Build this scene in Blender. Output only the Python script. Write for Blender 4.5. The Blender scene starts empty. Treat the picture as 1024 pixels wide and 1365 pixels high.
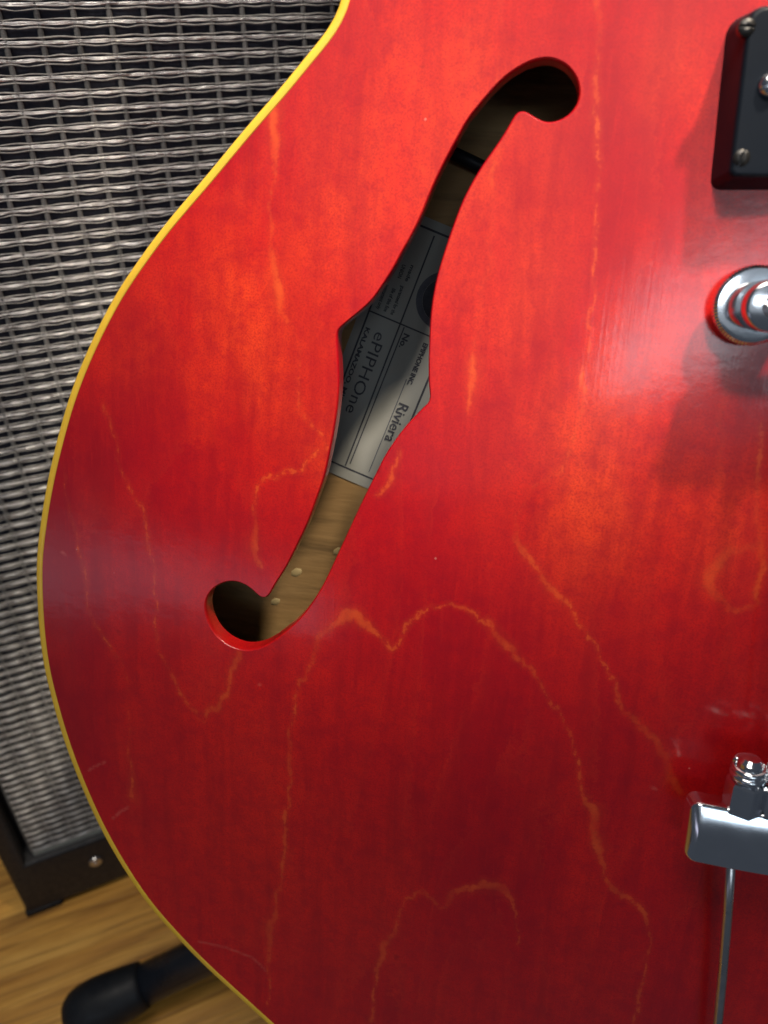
import bpy, bmesh, math, random
import numpy as np
from mathutils import Vector, Matrix, noise
from mathutils.geometry import delaunay_2d_cdt

random.seed(7)
rng = np.random.default_rng(7)
sc = bpy.context.scene
col = sc.collection

# ------------------------------------------------------------------ camera
PITCH = math.radians(35.0)
CAM_H = 0.43
FPX, IW, IH = 1025.0, 1024.0, 1365.0
cam = bpy.data.cameras.new('camera')
cam.sensor_fit = 'VERTICAL'
cam.sensor_height = 36.0
cam.sensor_width = 27.0
cam.lens = 36.0 * FPX / IH
cam.clip_start = 0.01
cam.clip_end = 50.0
cam.dof.use_dof = True
cam.dof.focus_distance = 0.195
cam.dof.aperture_fstop = 13.5
camo = bpy.data.objects.new('camera', cam)
camo.location = (0, 0, CAM_H)
camo.rotation_euler = (math.pi / 2 - PITCH, 0, 0)
col.objects.link(camo)
sc.camera = camo

# ------------------------------------------------------------------ world, lamps, exposure
world = bpy.data.worlds.new('World')
sc.world = world
world.use_nodes = True
bg = world.node_tree.nodes['Background']
bg.inputs[0].default_value = (0.62, 0.72, 0.9, 1)
bg.inputs[1].default_value = 0.075


def area(name, loc, target, sx, sy, power, colr, shape='RECTANGLE'):
    l = bpy.data.lights.new(name, 'AREA')
    l.shape = shape
    l.size = sx
    l.size_y = sy
    l.energy = power
    l.color = colr
    o = bpy.data.objects.new(name, l)
    o.location = loc
    o.rotation_euler = (Vector(target) - Vector(loc)).to_track_quat('-Z', 'Y').to_euler()
    col.objects.link(o)
    return o


# two spots; cone edges shaped to replace the shadow line of an unseen blocker


def spot(name, loc, direction, power, full_angle, blend, soft, colr):
    l = bpy.data.lights.new(name, 'SPOT')
    l.energy = power
    l.color = colr
    l.shadow_soft_size = soft
    l.spot_size = math.radians(full_angle)
    l.spot_blend = blend
    o = bpy.data.objects.new(name, l)
    o.location = loc
    o.rotation_euler = Vector(direction).to_track_quat('-Z', 'Y').to_euler()
    col.objects.link(o)


spot('ceiling_spot', (0.225, 0.066, 1.099), (-0.236, 0.242, -0.941), 38.0, 19.4, 0.16, 0.026, (1.0, 0.86, 0.68))
spot('room_spot', (-0.05, -0.27, 1.17), (0.132, 0.684, -0.718), 20.5, 36.6, 0.09, 0.05, (1.0, 0.90, 0.80))
area('ceiling_glow', (-0.15, 0.02, 1.25), (-0.03, 0.17, 0.30), 0.45, 0.40, 4.3, (1.0, 0.92, 0.82))
area('wall_veil_light', (-0.10, -1.30, 1.12), (0.03, 0.2, 0.34), 1.5, 0.85, 1.15, (0.80, 0.90, 1.0))  # broad wall-sized light, added for the pale veil on the upper lacquer
area('window_pane_light', (-0.06, -1.24, 1.02), (0.04, 0.17, 0.35), 0.32, 0.22, 1.5, (0.84, 0.92, 1.0))
area('hardware_glint_light', (0.30, -1.24, 0.88), (0.06, 0.17, 0.35), 0.17, 0.20, 0.60, (0.66, 0.84, 1.0))  # small blue light added to show in the bridge hardware
area('low_left_light', (-1.0, -0.95, 0.22), (-0.05, 0.2, 0.28), 0.50, 0.15, 0.24, (0.80, 0.78, 1.0))  # low source at the left, placed for the lavender band in the lacquer

sc.view_settings.view_transform = 'Standard'
sc.view_settings.look = 'None'
sc.view_settings.exposure = 0.0
sc.view_settings.gamma = 1.0
sc.render.engine = 'CYCLES'
sc.cycles.samples = 128

# ------------------------------------------------------------------ frames of reference
C0 = np.array([0, 0, CAM_H])
RX = np.array([1.0, 0, 0])
FW = np.array([0, math.cos(PITCH), -math.sin(PITCH)])
UPV = np.array([0, math.sin(PITCH), math.cos(PITCH)])
# the guitar leans back about 19 degrees on its stand and is turned a little
_m = 163 * RX + 282 * UPV + 1025 * FW
_m /= np.linalg.norm(_m)
GN = -_m                                   # outward normal of the top
GV = np.array([0, 0, 1.0]) - GN * GN[2]
GV /= np.linalg.norm(GV)                   # up along the body
GU = np.cross(GV, GN)                      # to the right across the body
GO = C0 + 0.178 * _m                       # origin of the body coordinates (mm below)


def ray(px, py):
    return (px - IW / 2) / FPX * RX - (py - IH / 2) / FPX * UPV + FW


def body_at(px, py, w=0.0):
    """measured picture point -> body coordinates (mm) on the level w (mm) over the rim plane"""
    d = ray(px, py)
    t = ((GO + GN * w * 0.001 - C0) @ GN) / (d @ GN)
    q = C0 + t * d - GO
    return np.array([q @ GU, q @ GV]) * 1000


# ------------------------------------------------------------------ helpers
def tag(o, label=None, cat=None, group=None, kind=None):
    if label: o['label'] = label
    if cat: o['category'] = cat
    if group: o['group'] = group
    if kind: o['kind'] = kind
    return o


def mesh_obj(name, me, mat, parent=None):
    if mat is not None:
        for mm in (mat if isinstance(mat, (list, tuple)) else [mat]):
            me.materials.append(mm)
    o = bpy.data.objects.new(name, me)
    col.objects.link(o)
    if parent is not None:
        o.parent = parent
    return o


def pyd(name, verts, faces, mat, parent=None, smooth=False):
    me = bpy.data.meshes.new(name)
    me.from_pydata([tuple(map(float, v)) for v in verts], [], faces)
    me.update()
    if smooth:
        for p in me.polygons: p.use_smooth = True
    return mesh_obj(name, me, mat, parent)


def bmo(name, bm, mat, parent=None, smooth=False, angle=None):
    me = bpy.data.meshes.new(name)
    if angle is not None:
        for e in bm.edges:
            if len(e.link_faces) == 2 and e.calc_face_angle(0) > math.radians(angle):
                e.smooth = False
        smooth = True
    if smooth:
        for f in bm.faces: f.smooth = True
    bm.to_mesh(me)
    bm.free()
    return mesh_obj(name, me, mat, parent)


def box_bm(x0, x1, y0, y1, z0, z1, bevel=0.0, seg=2):
    bm = bmesh.new()
    bmesh.ops.create_cube(bm, size=1.0)
    for v in bm.verts:
        v.co = Vector(((x0 + x1) / 2 + v.co.x * (x1 - x0), (y0 + y1) / 2 + v.co.y * (y1 - y0), (z0 + z1) / 2 + v.co.z * (z1 - z0)))
    if bevel > 0:
        bmesh.ops.bevel(bm, geom=bm.edges[:], offset=bevel, segments=seg, affect='EDGES', profile=0.5)
    return bm


def lathe_bm(profile, n=48, rfun=None):
    """profile of (radius, z); closed caps where radius is 0"""
    bm = bmesh.new()
    rings = []
    for r, z in profile:
        if r <= 1e-9:
            rings.append([bm.verts.new((0, 0, z))])
        else:
            rings.append([bm.verts.new(((r + (rfun(k, r, z) if rfun else 0)) * math.cos(2 * math.pi * k / n),
                                        (r + (rfun(k, r, z) if rfun else 0)) * math.sin(2 * math.pi * k / n), z)) for k in range(n)])
    for a, b in zip(rings[:-1], rings[1:]):
        for k in range(n):
            k2 = (k + 1) % n
            if len(a) == 1 and len(b) == 1: continue
            if len(a) == 1: bm.faces.new((a[0], b[k], b[k2]))
            elif len(b) == 1: bm.faces.new((a[k], a[k2], b[0]))
            else: bm.faces.new((a[k], a[k2], b[k2], b[k]))
    bmesh.ops.recalc_face_normals(bm, faces=bm.faces[:])
    return bm


def tube_bm(pts, radius, n=12, cap=True):
    """round bar along 3-D points; radius a number or a list"""
    bm = bmesh.new()
    P = [Vector(p) for p in pts]
    rad = radius if isinstance(radius, (list, tuple)) else [radius] * len(P)
    rings = []
    ref = None
    for i, p in enumerate(P):
        d = (P[min(i + 1, len(P) - 1)] - P[max(i - 1, 0)]).normalized()
        if ref is None:
            ref = d.orthogonal().normalized()
        ref = (ref - d * ref.dot(d)).normalized()
        b = d.cross(ref)
        rings.append([bm.verts.new(p + (ref * math.cos(2 * math.pi * k / n) + b * math.sin(2 * math.pi * k / n)) * rad[i]) for k in range(n)])
    for a, b in zip(rings[:-1], rings[1:]):
        for k in range(n):
            bm.faces.new((a[k], a[(k + 1) % n], b[(k + 1) % n], b[k]))
    if cap:
        bm.faces.new(rings[0][::-1])
        bm.faces.new(rings[-1])
    bmesh.ops.recalc_face_normals(bm, faces=bm.faces[:])
    return bm


def wnm(o):
    m = o.modifiers.new('weighted', 'WEIGHTED_NORMAL')
    m.keep_sharp = True
    m.weight = 100
    return o


def xf(bm, mat):
    bm.transform(mat)
    return bm


# ------------------------------------------------------------------ materials
class NT:
    def __init__(s, name):
        s.m = bpy.data.materials.new(name)
        s.m.use_nodes = True
        s.t = s.m.node_tree
        s.n = s.t.nodes
        s.b = s.n['Principled BSDF']

    def new(s, typ, **kw):
        x = s.n.new(typ)
        for k, v in kw.items():
            if k.startswith('in_'):
                key = k[3:].replace('_', ' ')
                x.inputs[int(key) if key.isdigit() else key].default_value = v
            else:
                setattr(x, k, v)
        return x

    def link(s, a, b): s.t.links.new(a, b)

    def coords(s, scale=(1, 1, 1), rot=(0, 0, 0), space='Object'):
        tc = s.new('ShaderNodeTexCoord')
        mp = s.new('ShaderNodeMapping')
        mp.inputs['Scale'].default_value = scale
        mp.inputs['Rotation'].default_value = rot
        s.link(tc.outputs[space], mp.inputs['Vector'])
        return mp.outputs[0]

    def noise(s, vec, scale, detail=4, rough=0.55, dist=0.0):
        x = s.new('ShaderNodeTexNoise')
        x.inputs['Scale'].default_value = scale
        x.inputs['Detail'].default_value = detail
        x.inputs['Roughness'].default_value = rough
        x.inputs['Distortion'].default_value = dist
        s.link(vec, x.inputs['Vector'])
        return x.outputs['Fac']

    def ramp(s, fac, stops):
        x = s.new('ShaderNodeValToRGB')
        e = x.color_ramp.elements
        while len(e) < len(stops): e.new(0.5)
        for k, (p, c) in enumerate(stops):
            e[k].position = p
            e[k].color = (*c, 1) if len(c) == 3 else c
        s.link(fac, x.inputs[0])
        return x.outputs[0]

    def math(s, op, a, b=None, clamp=False):
        x = s.new('ShaderNodeMath', operation=op)
        x.use_clamp = clamp
        for i, v in enumerate((a, b)):
            if v is None: continue
            if isinstance(v, (int, float)): x.inputs[i].default_value = v
            else: s.link(v, x.inputs[i])
        return x.outputs[0]

    def mix(s, fac, a, b, mode='MIX'):
        x = s.new('ShaderNodeMix', data_type='RGBA', blend_type=mode)
        for key, v in ((0, fac), (6, a), (7, b)):
            if isinstance(v, (int, float)): x.inputs[key].default_value = v
            elif isinstance(v, tuple): x.inputs[key].default_value = (*v, 1) if len(v) == 3 else v
            else: s.link(v, x.inputs[key])
        return x.outputs[2]

    def bump(s, h, strength, dist=0.001):
        x = s.new('ShaderNodeBump')
        x.inputs['Strength'].default_value = strength
        x.inputs['Distance'].default_value = dist
        s.link(h, x.inputs['Height'])
        s.link(x.outputs[0], s.b.inputs['Normal'])
        return x.outputs[0]

    def set(s, **kw):
        for k, v in kw.items():
            key = k.replace('_', ' ')
            if isinstance(v, tuple) and len(v) == 3: v = (*v, 1)
            if isinstance(v, (int, float, tuple)): s.b.inputs[key].default_value = v
            else: s.link(v, s.b.inputs[key])
        return s


def mat_plain(name, colr, rough, metal=0.0, var=0.12, scale=180.0, bump=0.0, coat=0.0, spec=0.5):
    t = NT(name)
    v = t.coords()
    f = t.noise(v, scale, 5)
    c = t.mix(f, tuple(x * (1 - var) for x in colr), tuple(min(1, x * (1 + var)) for x in colr))
    rr = t.ramp(t.noise(v, scale * 0.4, 4), [(0.3, (rough * 0.75,) * 3), (0.75, (min(1, rough * 1.35),) * 3)])
    t.set(Base_Color=c, Roughness=rr, Metallic=metal, Coat_Weight=coat)
    t.b.inputs['Specular IOR Level'].default_value = spec
    if bump > 0: t.bump(f, bump, 0.0006)
    return t.m


def mat_red_wood():
    t = NT('cherry_lacquered_maple')
    v = t.coords((1, 0.10, 1))                    # fibres run up the body
    v2 = t.coords((1, 0.45, 1))
    vo = t.coords()
    fib = t.noise(v, 900, 5, 0.6)
    fib2 = t.noise(v, 260, 4, 0.6, 0.4)
    blot = t.noise(v2, 42, 5, 0.6, 0.6)
    big = t.noise(v2, 13, 3, 0.5, 0.3)
    pore = t.noise(vo, 700, 3, 0.6)
    mott = t.noise(vo, 230, 5, 0.65)
    base = t.ramp(big, [(0.30, (0.29, 0.0005, 0.009)), (0.47, (0.47, 0.0015, 0.008)), (0.66, (0.68, 0.009, 0.006))])
    base = t.mix(t.ramp(blot, [(0.45, (0, 0, 0)), (0.80, (0.70, 0.70, 0.70))]), base, (0.76, 0.014, 0.006))
    # amber patches: partly wood colour, partly warm light painted in
    am = t.new('ShaderNodeAttribute', attribute_name='amber')
    amf = t.math('MULTIPLY', am.outputs['Fac'], t.ramp(t.noise(v2, 70, 4, 0.6, 0.5), [(0.30, (0.25, 0.25, 0.25)), (0.62, (1, 1, 1))]), True)
    base = t.mix(amf, base, (0.86, 0.062, 0.011))
    base = t.mix(t.ramp(mott, [(0.33, (0.45, 0.45, 0.45)), (0.58, (0, 0, 0))]), base, (0.34, 0.001, 0.012))
    base = t.mix(t.ramp(fib2, [(0.3, (0.42, 0.42, 0.42)), (0.55, (0, 0, 0))]), base, (0.30, 0.001, 0.008))
    base = t.mix(t.ramp(fib, [(0.55, (0, 0, 0)), (0.80, (0.30, 0.30, 0.30))]), base, (0.74, 0.018, 0.012))
    base = t.mix(t.ramp(t.noise(vo, 2300, 3, 0.6), [(0.34, (0.5, 0.5, 0.5)), (0.55, (0, 0, 0))]), base, (0.30, 0.001, 0.010))
    # growth ring figure: distance to the drawn ring lines is stored on the mesh in millimetres
    at = t.new('ShaderNodeAttribute', attribute_name='figure')
    wob = t.math('ADD', t.math('MULTIPLY', t.math('SUBTRACT', t.noise(vo, 420, 3, 0.6), 0.5), 1.2), t.math('MULTIPLY', t.math('SUBTRACT', t.noise(vo, 1300, 3, 0.6), 0.5), 1.0))
    d = t.math('ABSOLUTE', t.math('ADD', at.outputs['Fac'], wob))
    wide = t.ramp(t.noise(vo, 38, 2, 0.5), [(0.35, (0.80, 0.80, 0.80)), (0.68, (0.17, 0.17, 0.17))])
    line = t.ramp(t.math('MULTIPLY', d, wide), [(0.0, (1, 1, 1)), (0.12, (0.85, 0.85, 0.85)), (0.28, (0.16, 0.16, 0.16)), (0.7, (0, 0, 0))])
    stre = t.ramp(t.noise(vo, 60, 3, 0.6), [(0.36, (0.16, 0.16, 0.16)), (0.70, (0.95, 0.95, 0.95))])
    lf = t.math('MULTIPLY', t.math('MULTIPLY', line, stre), 0.78)
    # faint nested rings between them
    iso = t.noise(t.coords((1, 0.28, 1)), 11, 3, 0.45, 0.5)
    fr = t.math('FRACT', t.math('ADD', t.math('MULTIPLY', iso, 17.0), t.math('MULTIPLY', t.noise(vo, 500, 4, 0.7), 0.55)))
    nest = t.ramp(fr, [(0.0, (0.55, 0.55, 0.55)), (0.10, (0.16, 0.16, 0.16)), (0.5, (0, 0, 0)), (0.93, (0, 0, 0))])
    nestf = t.math('MULTIPLY', t.math('MULTIPLY', nest, stre), 0.45)
    base = t.mix(nestf, base, (0.78, 0.045, 0.014))
    base = t.mix(lf, base, (0.84, 0.115, 0.020))
    # pale scuffs worn into the lacquer
    sca = t.new('ShaderNodeAttribute', attribute_name='scuff')
    scf = t.ramp(t.math('MULTIPLY', sca.outputs['Fac'], t.math('ADD', t.noise(vo, 900, 3, 0.6), 0.5)), [(0.15, (0.55, 0.55, 0.55)), (0.7, (0, 0, 0))])
    base = t.mix(t.math('MULTIPLY', scf, t.noise(vo, 400, 3, 0.6)), base, (0.75, 0.16, 0.12))
    # specks of dust
    vor = t.new('ShaderNodeTexVoronoi')
    vor.inputs['Scale'].default_value = 95.0
    t.link(vo, vor.inputs['Vector'])
    sep = t.new('ShaderNodeSeparateColor')
    t.link(vor.outputs['Color'], sep.inputs[0])
    dot = t.math('MULTIPLY', t.math('LESS_THAN', vor.outputs['Distance'], t.math('MULTIPLY', sep.outputs[1], 0.030)), t.math('GREATER_THAN', sep.outputs[0], 0.72))
    base = t.mix(t.math('MULTIPLY', dot, 0.30), base, (0.85, 0.42, 0.34))
    # dents and dirt specks
    sp = t.ramp(t.noise(vo, 120, 2, 0.4), [(0.74, (0, 0, 0)), (0.80, (0.6, 0.6, 0.6))])
    base = t.mix(sp, base, (0.16, 0.0, 0.005))
    # fine scratches in the lacquer
    sc1 = t.noise(t.coords((60, 1.2, 1), (0, 0, 0.7)), 30, 2, 0.5)
    haze = t.noise(vo, 30, 4, 0.6)
    cr = t.ramp(haze, [(0.3, (0.10,) * 3), (0.7, (0.19,) * 3)])
    t.set(Base_Color=base, Roughness=0.42, Coat_Weight=0.9, Coat_Roughness=cr, Coat_IOR=1.5)
    t.b.inputs['Specular IOR Level'].default_value = 0.25
    bp = t.new('ShaderNodeBump')
    bp.inputs['Strength'].default_value = 0.06
    bp.inputs['Distance'].default_value = 0.0004
    t.link(t.math('ADD', t.math('MULTIPLY', pore, 0.5), t.math('ADD', fib2, t.math('MULTIPLY', sc1, 0.4))), bp.inputs['Height'])
    t.link(bp.outputs[0], t.b.inputs['Normal'])
    b2 = t.new('ShaderNodeBump')
    b2.inputs['Strength'].default_value = 0.10
    b2.inputs['Distance'].default_value = 0.0003
    t.link(t.math('ADD', mott, t.math('MULTIPLY', sc1, 0.3)), b2.inputs['Height'])
    t.link(b2.outputs[0], t.b.inputs['Coat Normal'])
    return t.m


def mat_wood(name, dark, mid, light, scale, stretch, rough=0.45, axis_rot=0.0, coat=0.0, bump=0.25):
    t = NT(name)
    oi = t.new('ShaderNodeObjectInfo')
    tc = t.new('ShaderNodeTexCoord')
    add = t.new('ShaderNodeVectorMath', operation='MULTIPLY_ADD')
    add.inputs[1].default_value = (1, 1, 1)
    t.link(tc.outputs['Object'], add.inputs[0])
    cmb = t.new('ShaderNodeCombineXYZ')
    t.link(t.math('MULTIPLY', oi.outputs['Random'], 3.0), cmb.inputs[0])
    t.link(t.math('MULTIPLY', oi.outputs['Random'], 7.0), cmb.inputs[1])
    t.link(cmb.outputs[0], add.inputs[2])
    mp = t.new('ShaderNodeMapping')
    mp.inputs['Scale'].default_value = (stretch, 1, 1)
    mp.inputs['Rotation'].default_value = (0, 0, axis_rot)
    t.link(add.outputs[0], mp.inputs['Vector'])
    v = mp.outputs[0]
    w = t.noise(v, scale, 6, 0.62, 0.8)
    g = t.noise(v, scale * 4.5, 5, 0.65, 0.3)
    fine = t.noise(v, scale * 14, 3, 0.6)
    c = t.ramp(w, [(0.30, dark), (0.50, mid), (0.72, light)])
    c = t.mix(t.ramp(g, [(0.34, (0.8, 0.8, 0.8)), (0.52, (0, 0, 0))]), c, tuple(x * 0.45 for x in dark))
    c = t.mix(t.ramp(fine, [(0.35, (0.35,) * 3), (0.6, (0, 0, 0))]), c, dark)
    t.set(Base_Color=c, Roughness=rough, Coat_Weight=coat, Coat_Roughness=0.25)
    t.bump(t.math('ADD', g, fine), bump, 0.0006)
    return t.m


M = {}
M['red'] = mat_red_wood()
M['inner'] = mat_wood('bare_maple_inside', (0.24, 0.14, 0.048), (0.34, 0.205, 0.078), (0.44, 0.29, 0.12), 30, 0.15, 0.7)
M['binding'] = mat_plain('aged_yellow_celluloid', (0.90, 0.53, 0.045), 0.38, var=0.22, scale=130, bump=0.15, coat=0.3)
M['paper'] = mat_plain('aged_label_paper', (0.29, 0.295, 0.27), 0.85, var=0.09, scale=60, bump=0.05)
M['ink'] = mat_plain('black_print_ink', (0.040, 0.042, 0.055), 0.8, scale=400, var=0.4)
M['soft_ink'] = mat_plain('faded_print_ink', (0.085, 0.09, 0.11), 0.85, scale=500, var=0.4)
M['plastic'] = mat_plain('black_pickup_plastic', (0.007, 0.010, 0.016), 0.42, scale=90, bump=0.03, spec=0.12)
M['chrome'] = mat_plain('worn_chrome', (0.78, 0.80, 0.83), 0.13, metal=1.0, var=0.06, scale=300, bump=0.02)
M['dullchrome'] = mat_plain('dull_nickel', (0.60, 0.60, 0.60), 0.30, metal=1.0, var=0.12, scale=500, bump=0.06)
M['steel'] = mat_plain('wound_string_steel', (0.82, 0.82, 0.82), 0.25, metal=1.0, var=0.08, scale=900)
M['tolex'] = mat_plain('black_vinyl_covering', (0.016, 0.016, 0.019), 0.55, scale=900, var=0.4, bump=0.6)
M['rubber'] = mat_plain('black_rubber', (0.009, 0.011, 0.015), 0.5, scale=300, var=0.3, bump=0.15, spec=0.28)
M['tube'] = mat_plain('black_painted_tube', (0.012, 0.015, 0.022), 0.33, scale=200, var=0.2, bump=0.05)
M['backing'] = mat_plain('dark_grille_backing', (0.008, 0.011, 0.024), 0.75, scale=900, var=0.5, bump=0.3)
M['piping'] = mat_plain('grey_trim_cloth', (0.24, 0.25, 0.225), 0.75, scale=800, var=0.35, bump=0.5)
M['floor'] = mat_wood('golden_oak_board', (0.44, 0.18, 0.028), (0.74, 0.38, 0.070), (0.86, 0.50, 0.12), 46, 0.055, 0.42, 0.0, 0.15, 0.4)
M['darkscrew'] = mat_plain('blackened_screw', (0.035, 0.034, 0.033), 0.42, metal=0.7, scale=600, var=0.3, bump=0.1)
M['glue'] = mat_plain('dried_glue', (0.42, 0.32, 0.15), 0.5, scale=300, var=0.2)
M['ebony'] = mat_plain('rosewood_board', (0.03, 0.015, 0.01), 0.5, scale=200, var=0.3)


def mat_thread(name, c0, c1, rough, metal, cross=0.0):
    t = NT(name)
    oi = t.new('ShaderNodeObjectInfo')
    cmb = t.new('ShaderNodeCombineXYZ')
    t.link(t.math('MULTIPLY', oi.outputs['Random'], 40.0), cmb.inputs[0])
    def shifted(sc3):
        mp = t.new('ShaderNodeVectorMath', operation='ADD')
        t.link(t.coords(sc3), mp.inputs[0])
        t.link(cmb.outputs[0], mp.inputs[1])
        return mp.outputs[0]
    seg = t.noise(shifted((150, 60, 60)), 1.0, 2, 0.5)            # brighter and duller stretches
    fib = t.noise(shifted((330, 5200, 5200)), 1.0, 4, 0.7, 0.6)   # single fibres
    f = t.math('ADD', t.math('MULTIPLY', seg, 0.55), t.math('MULTIPLY', fib, 0.45))
    if cross:
        sx = t.new('ShaderNodeSeparateXYZ')
        t.link(t.coords(), sx.inputs[0])
        cw = t.math('COSINE', t.math('MULTIPLY', sx.outputs[0], 2 * math.pi / 0.01033))
        f = t.math('SUBTRACT', f, t.math('MULTIPLY', cw, cross))
    c = t.ramp(f, [(0.36, c0), (0.62, c1)])
    t.set(Base_Color=c, Roughness=rough, Metallic=metal)
    t.bump(fib, 0.55, 0.0004)
    return t.m


M['silver'] = mat_thread('silver_grille_thread', (0.42, 0.42, 0.43), (0.98, 0.97, 0.94), 0.31, 0.80, 0.06)
M['dull'] = mat_thread('dull_grey_grille_thread', (0.14, 0.14, 0.14), (0.62, 0.60, 0.56), 0.5, 0.4)
M['warp'] = mat_thread('grey_upright_thread', (0.05, 0.053, 0.055), (0.22, 0.22, 0.215), 0.6, 0.2)

# ------------------------------------------------------------------ floor (amp frame first: boards run along the amplifier)
def floor_at(px, py, z=0.0):
    d = ray(px, py)
    t = (z - CAM_H) / d[2]
    return C0 + t * d


AMP0 = floor_at(38, 1222)
AH = math.radians(66.0)
AROT = math.pi / 2 - AH                      # amp x axis in world
floor_root = bpy.data.objects.new('floor', None)
floor_root['kind'] = 'structure'
floor_root['label'] = 'golden oak board floor under the amplifier'
floor_root.location = (AMP0[0], AMP0[1], 0)
floor_root.rotation_euler = (0, 0, AROT - 0.03)
col.objects.link(floor_root)
pyd('subfloor', [(-0.9, -0.30, -0.021), (1.2, -0.30, -0.021), (1.2, 0.6, -0.021), (-0.9, 0.6, -0.021)], [(0, 1, 2, 3)], M['ebony'], floor_root)
pl_me = None
PW = 0.118
for k in range(-3, 5):
    for j in range(2):
        x0 = -0.86 + j * 1.0 + (0.28 if k % 2 else 0.0)
        if pl_me is None:
            bm = box_bm(0, 0.998, 0, PW - 0.0006, -0.018, 0, 0.0007, 1)
            o = bmo('floor_board', bm, M['floor'], floor_root)
            pl_me = o.data
        else:
            o = mesh_obj('floor_board', pl_me, None, floor_root)
        o.location = (x0, k * PW + 0.052, 0)

# ------------------------------------------------------------------ amplifier
amp = bpy.data.objects.new('guitar_amplifier', None)
tag(amp, 'black amplifier with woven silver and black grille cloth standing behind the red guitar', 'amplifier')
amp.location = (AMP0[0], AMP0[1], 0)
amp.rotation_euler = (0, 0, AROT)
col.objects.link(amp)
AW, AHT, AD = 0.44, 0.50, 0.22
FX = 0.0135            # frame width at the sides
FZ0, FZ1 = 0.046, AHT - 0.03
Z0 = 0.0025
bm = bmesh.new()
# hollow cabinet: side walls, top, bottom, back
def addbox(bm, *a):
    b = box_bm(*a)
    me = bpy.data.meshes.new('tmp')
    b.to_mesh(me); b.free()
    bm.from_mesh(me)
    bpy.data.meshes.remove(me)
bm = box_bm(0, AW, 0.0, AD, Z0, AHT, 0.0)
bm.faces.ensure_lookup_table()
front = min(bm.faces, key=lambda f: f.calc_center_median().y)
r = bmesh.ops.inset_region(bm, faces=[front], thickness=0.0135)
for v in front.verts:
    if v.co.z < AHT / 2: v.co.z = FZ0 - 0.002
    else: v.co.z = FZ1
r = bmesh.ops.extrude_discrete_faces(bm, faces=[front])
for v in r['faces'][0].verts: v.co.y += 0.012
outer = [e for e in bm.edges if all(abs(v.co.x) < 1e-6 or abs(v.co.x - AW) < 1e-6 or 1 for v in e.verts) and e.calc_length() > 0.1]
bmesh.ops.bevel(bm, geom=[e for e in bm.edges if e.is_valid and e.calc_face_angle(0) > 0.5], offset=0.0022, segments=3, affect='EDGES', profile=0.5)
bmo('cabinet', bm, M['tolex'], amp, angle=50)
GY = 0.0045            # grille plane behind the frame front
pyd('grille_backing', [(FX - .001, GY + .0022, FZ0 - .004), (AW - FX + .001, GY + .0022, FZ0 - .004), (AW - FX + .001, GY + .0022, FZ1 + .002), (FX - .001, GY + .0022, FZ1 + .002)], [(0, 1, 2, 3)], M['backing'], amp)
# grey trim along the bottom edge of the cloth
bmo('trim_strip', box_bm(FX + .0005, AW - FX, GY - .0006, GY + .0018, FZ0 - .0085, FZ0 + .0005, 0.0006, 2), M['piping'], amp)
# cloth: one bright strand and two thin threads to each row, upright threads behind
PITCHX, PITCHZ = 0.01033, 0.00468
GW = AW - 2 * FX - 0.001
def thread_mesh(name, ry, rz, kind, seed, mat, length=GW, step=7):
    rs = np.random.default_rng(seed)
    ncol = int(length / PITCHX) + 1
    ns = ncol * step
    xs = np.linspace(0, length, ns)
    ph = 2 * np.pi * xs / PITCHX
    jit = np.interp(xs, np.linspace(0, length, ncol * 3), rs.normal(0, 1, ncol * 3))
    verts, faces = [], []
    n = 5
    plies = [(-0.00034, 1), (-0.00011, 2), (0.00011, 3), (0.00034, 4)] if kind == 'strand' else [(0.0, 1)]
    for dz, q in plies:
        j2 = np.interp(xs, np.linspace(0, length, ncol * 4), rs.normal(0, 1, ncol * 4))
        b0 = len(verts)
        for i, x in enumerate(xs):
            c = math.cos(ph[i])
            if kind == 'strand':
                y = 0.00022 * c * (1 if q % 2 else 0.4) + 0.00008 * j2[i]
                z = dz * (0.84 - 0.08 * c) + 0.00007 * j2[i] + 0.00005 * jit[i]
                sy = sz = 0.00020 * (1 + 0.12 * j2[i])
            else:
                y = 0.00015 * c
                z = kind * 0.00014 * c + 0.00009 * jit[i]
                sy, sz = ry, rz * (1 + 0.25 * jit[i])
            for k in range(n):
                a = 2 * math.pi * k / n
                verts.append((x, y + sy * math.cos(a), z + sz * math.sin(a)))
        for i in range(ns - 1):
            for k in range(n):
                faces.append((b0 + i * n + k, b0 + i * n + (k + 1) % n, b0 + (i + 1) * n + (k + 1) % n, b0 + (i + 1) * n + k))
    me = bpy.data.meshes.new(name)
    me.from_pydata(verts, [], faces)
    for p in me.polygons: p.use_smooth = True
    me.materials.append(mat)
    return me
strands = [thread_mesh('silver_thread', 0.00042, 0.00050, 'strand', s, M['silver']) for s in range(4)]
thin_up = [thread_mesh('thin_thread', 0.00024, 0.00022, -1, s + 10, M['dull']) for s in range(3)]
thin_dn = [thread_mesh('thin_thread', 0.00024, 0.00022, 1, s + 20, M['dull']) for s in range(3)]
nrow = int((FZ1 - FZ0) / PITCHZ)
for k in range(nrow):
    z = FZ0 + 0.0022 + k * PITCHZ
    for me, dz, nm in ((strands[k % 4], 0, 'silver_thread'), (thin_up[k % 3], 0.00112, 'thin_thread'), (thin_dn[(k + 1) % 3], -0.00112, 'thin_thread')):
        o = bpy.data.objects.new(nm, me)
        o.location = (FX + 0.0005, GY, z + dz + random.uniform(-1, 1) * 0.00007)
        o.rotation_euler = (0, random.uniform(-1, 1) * 0.0006, 0)
        o.parent = amp
        col.objects.link(o)
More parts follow.
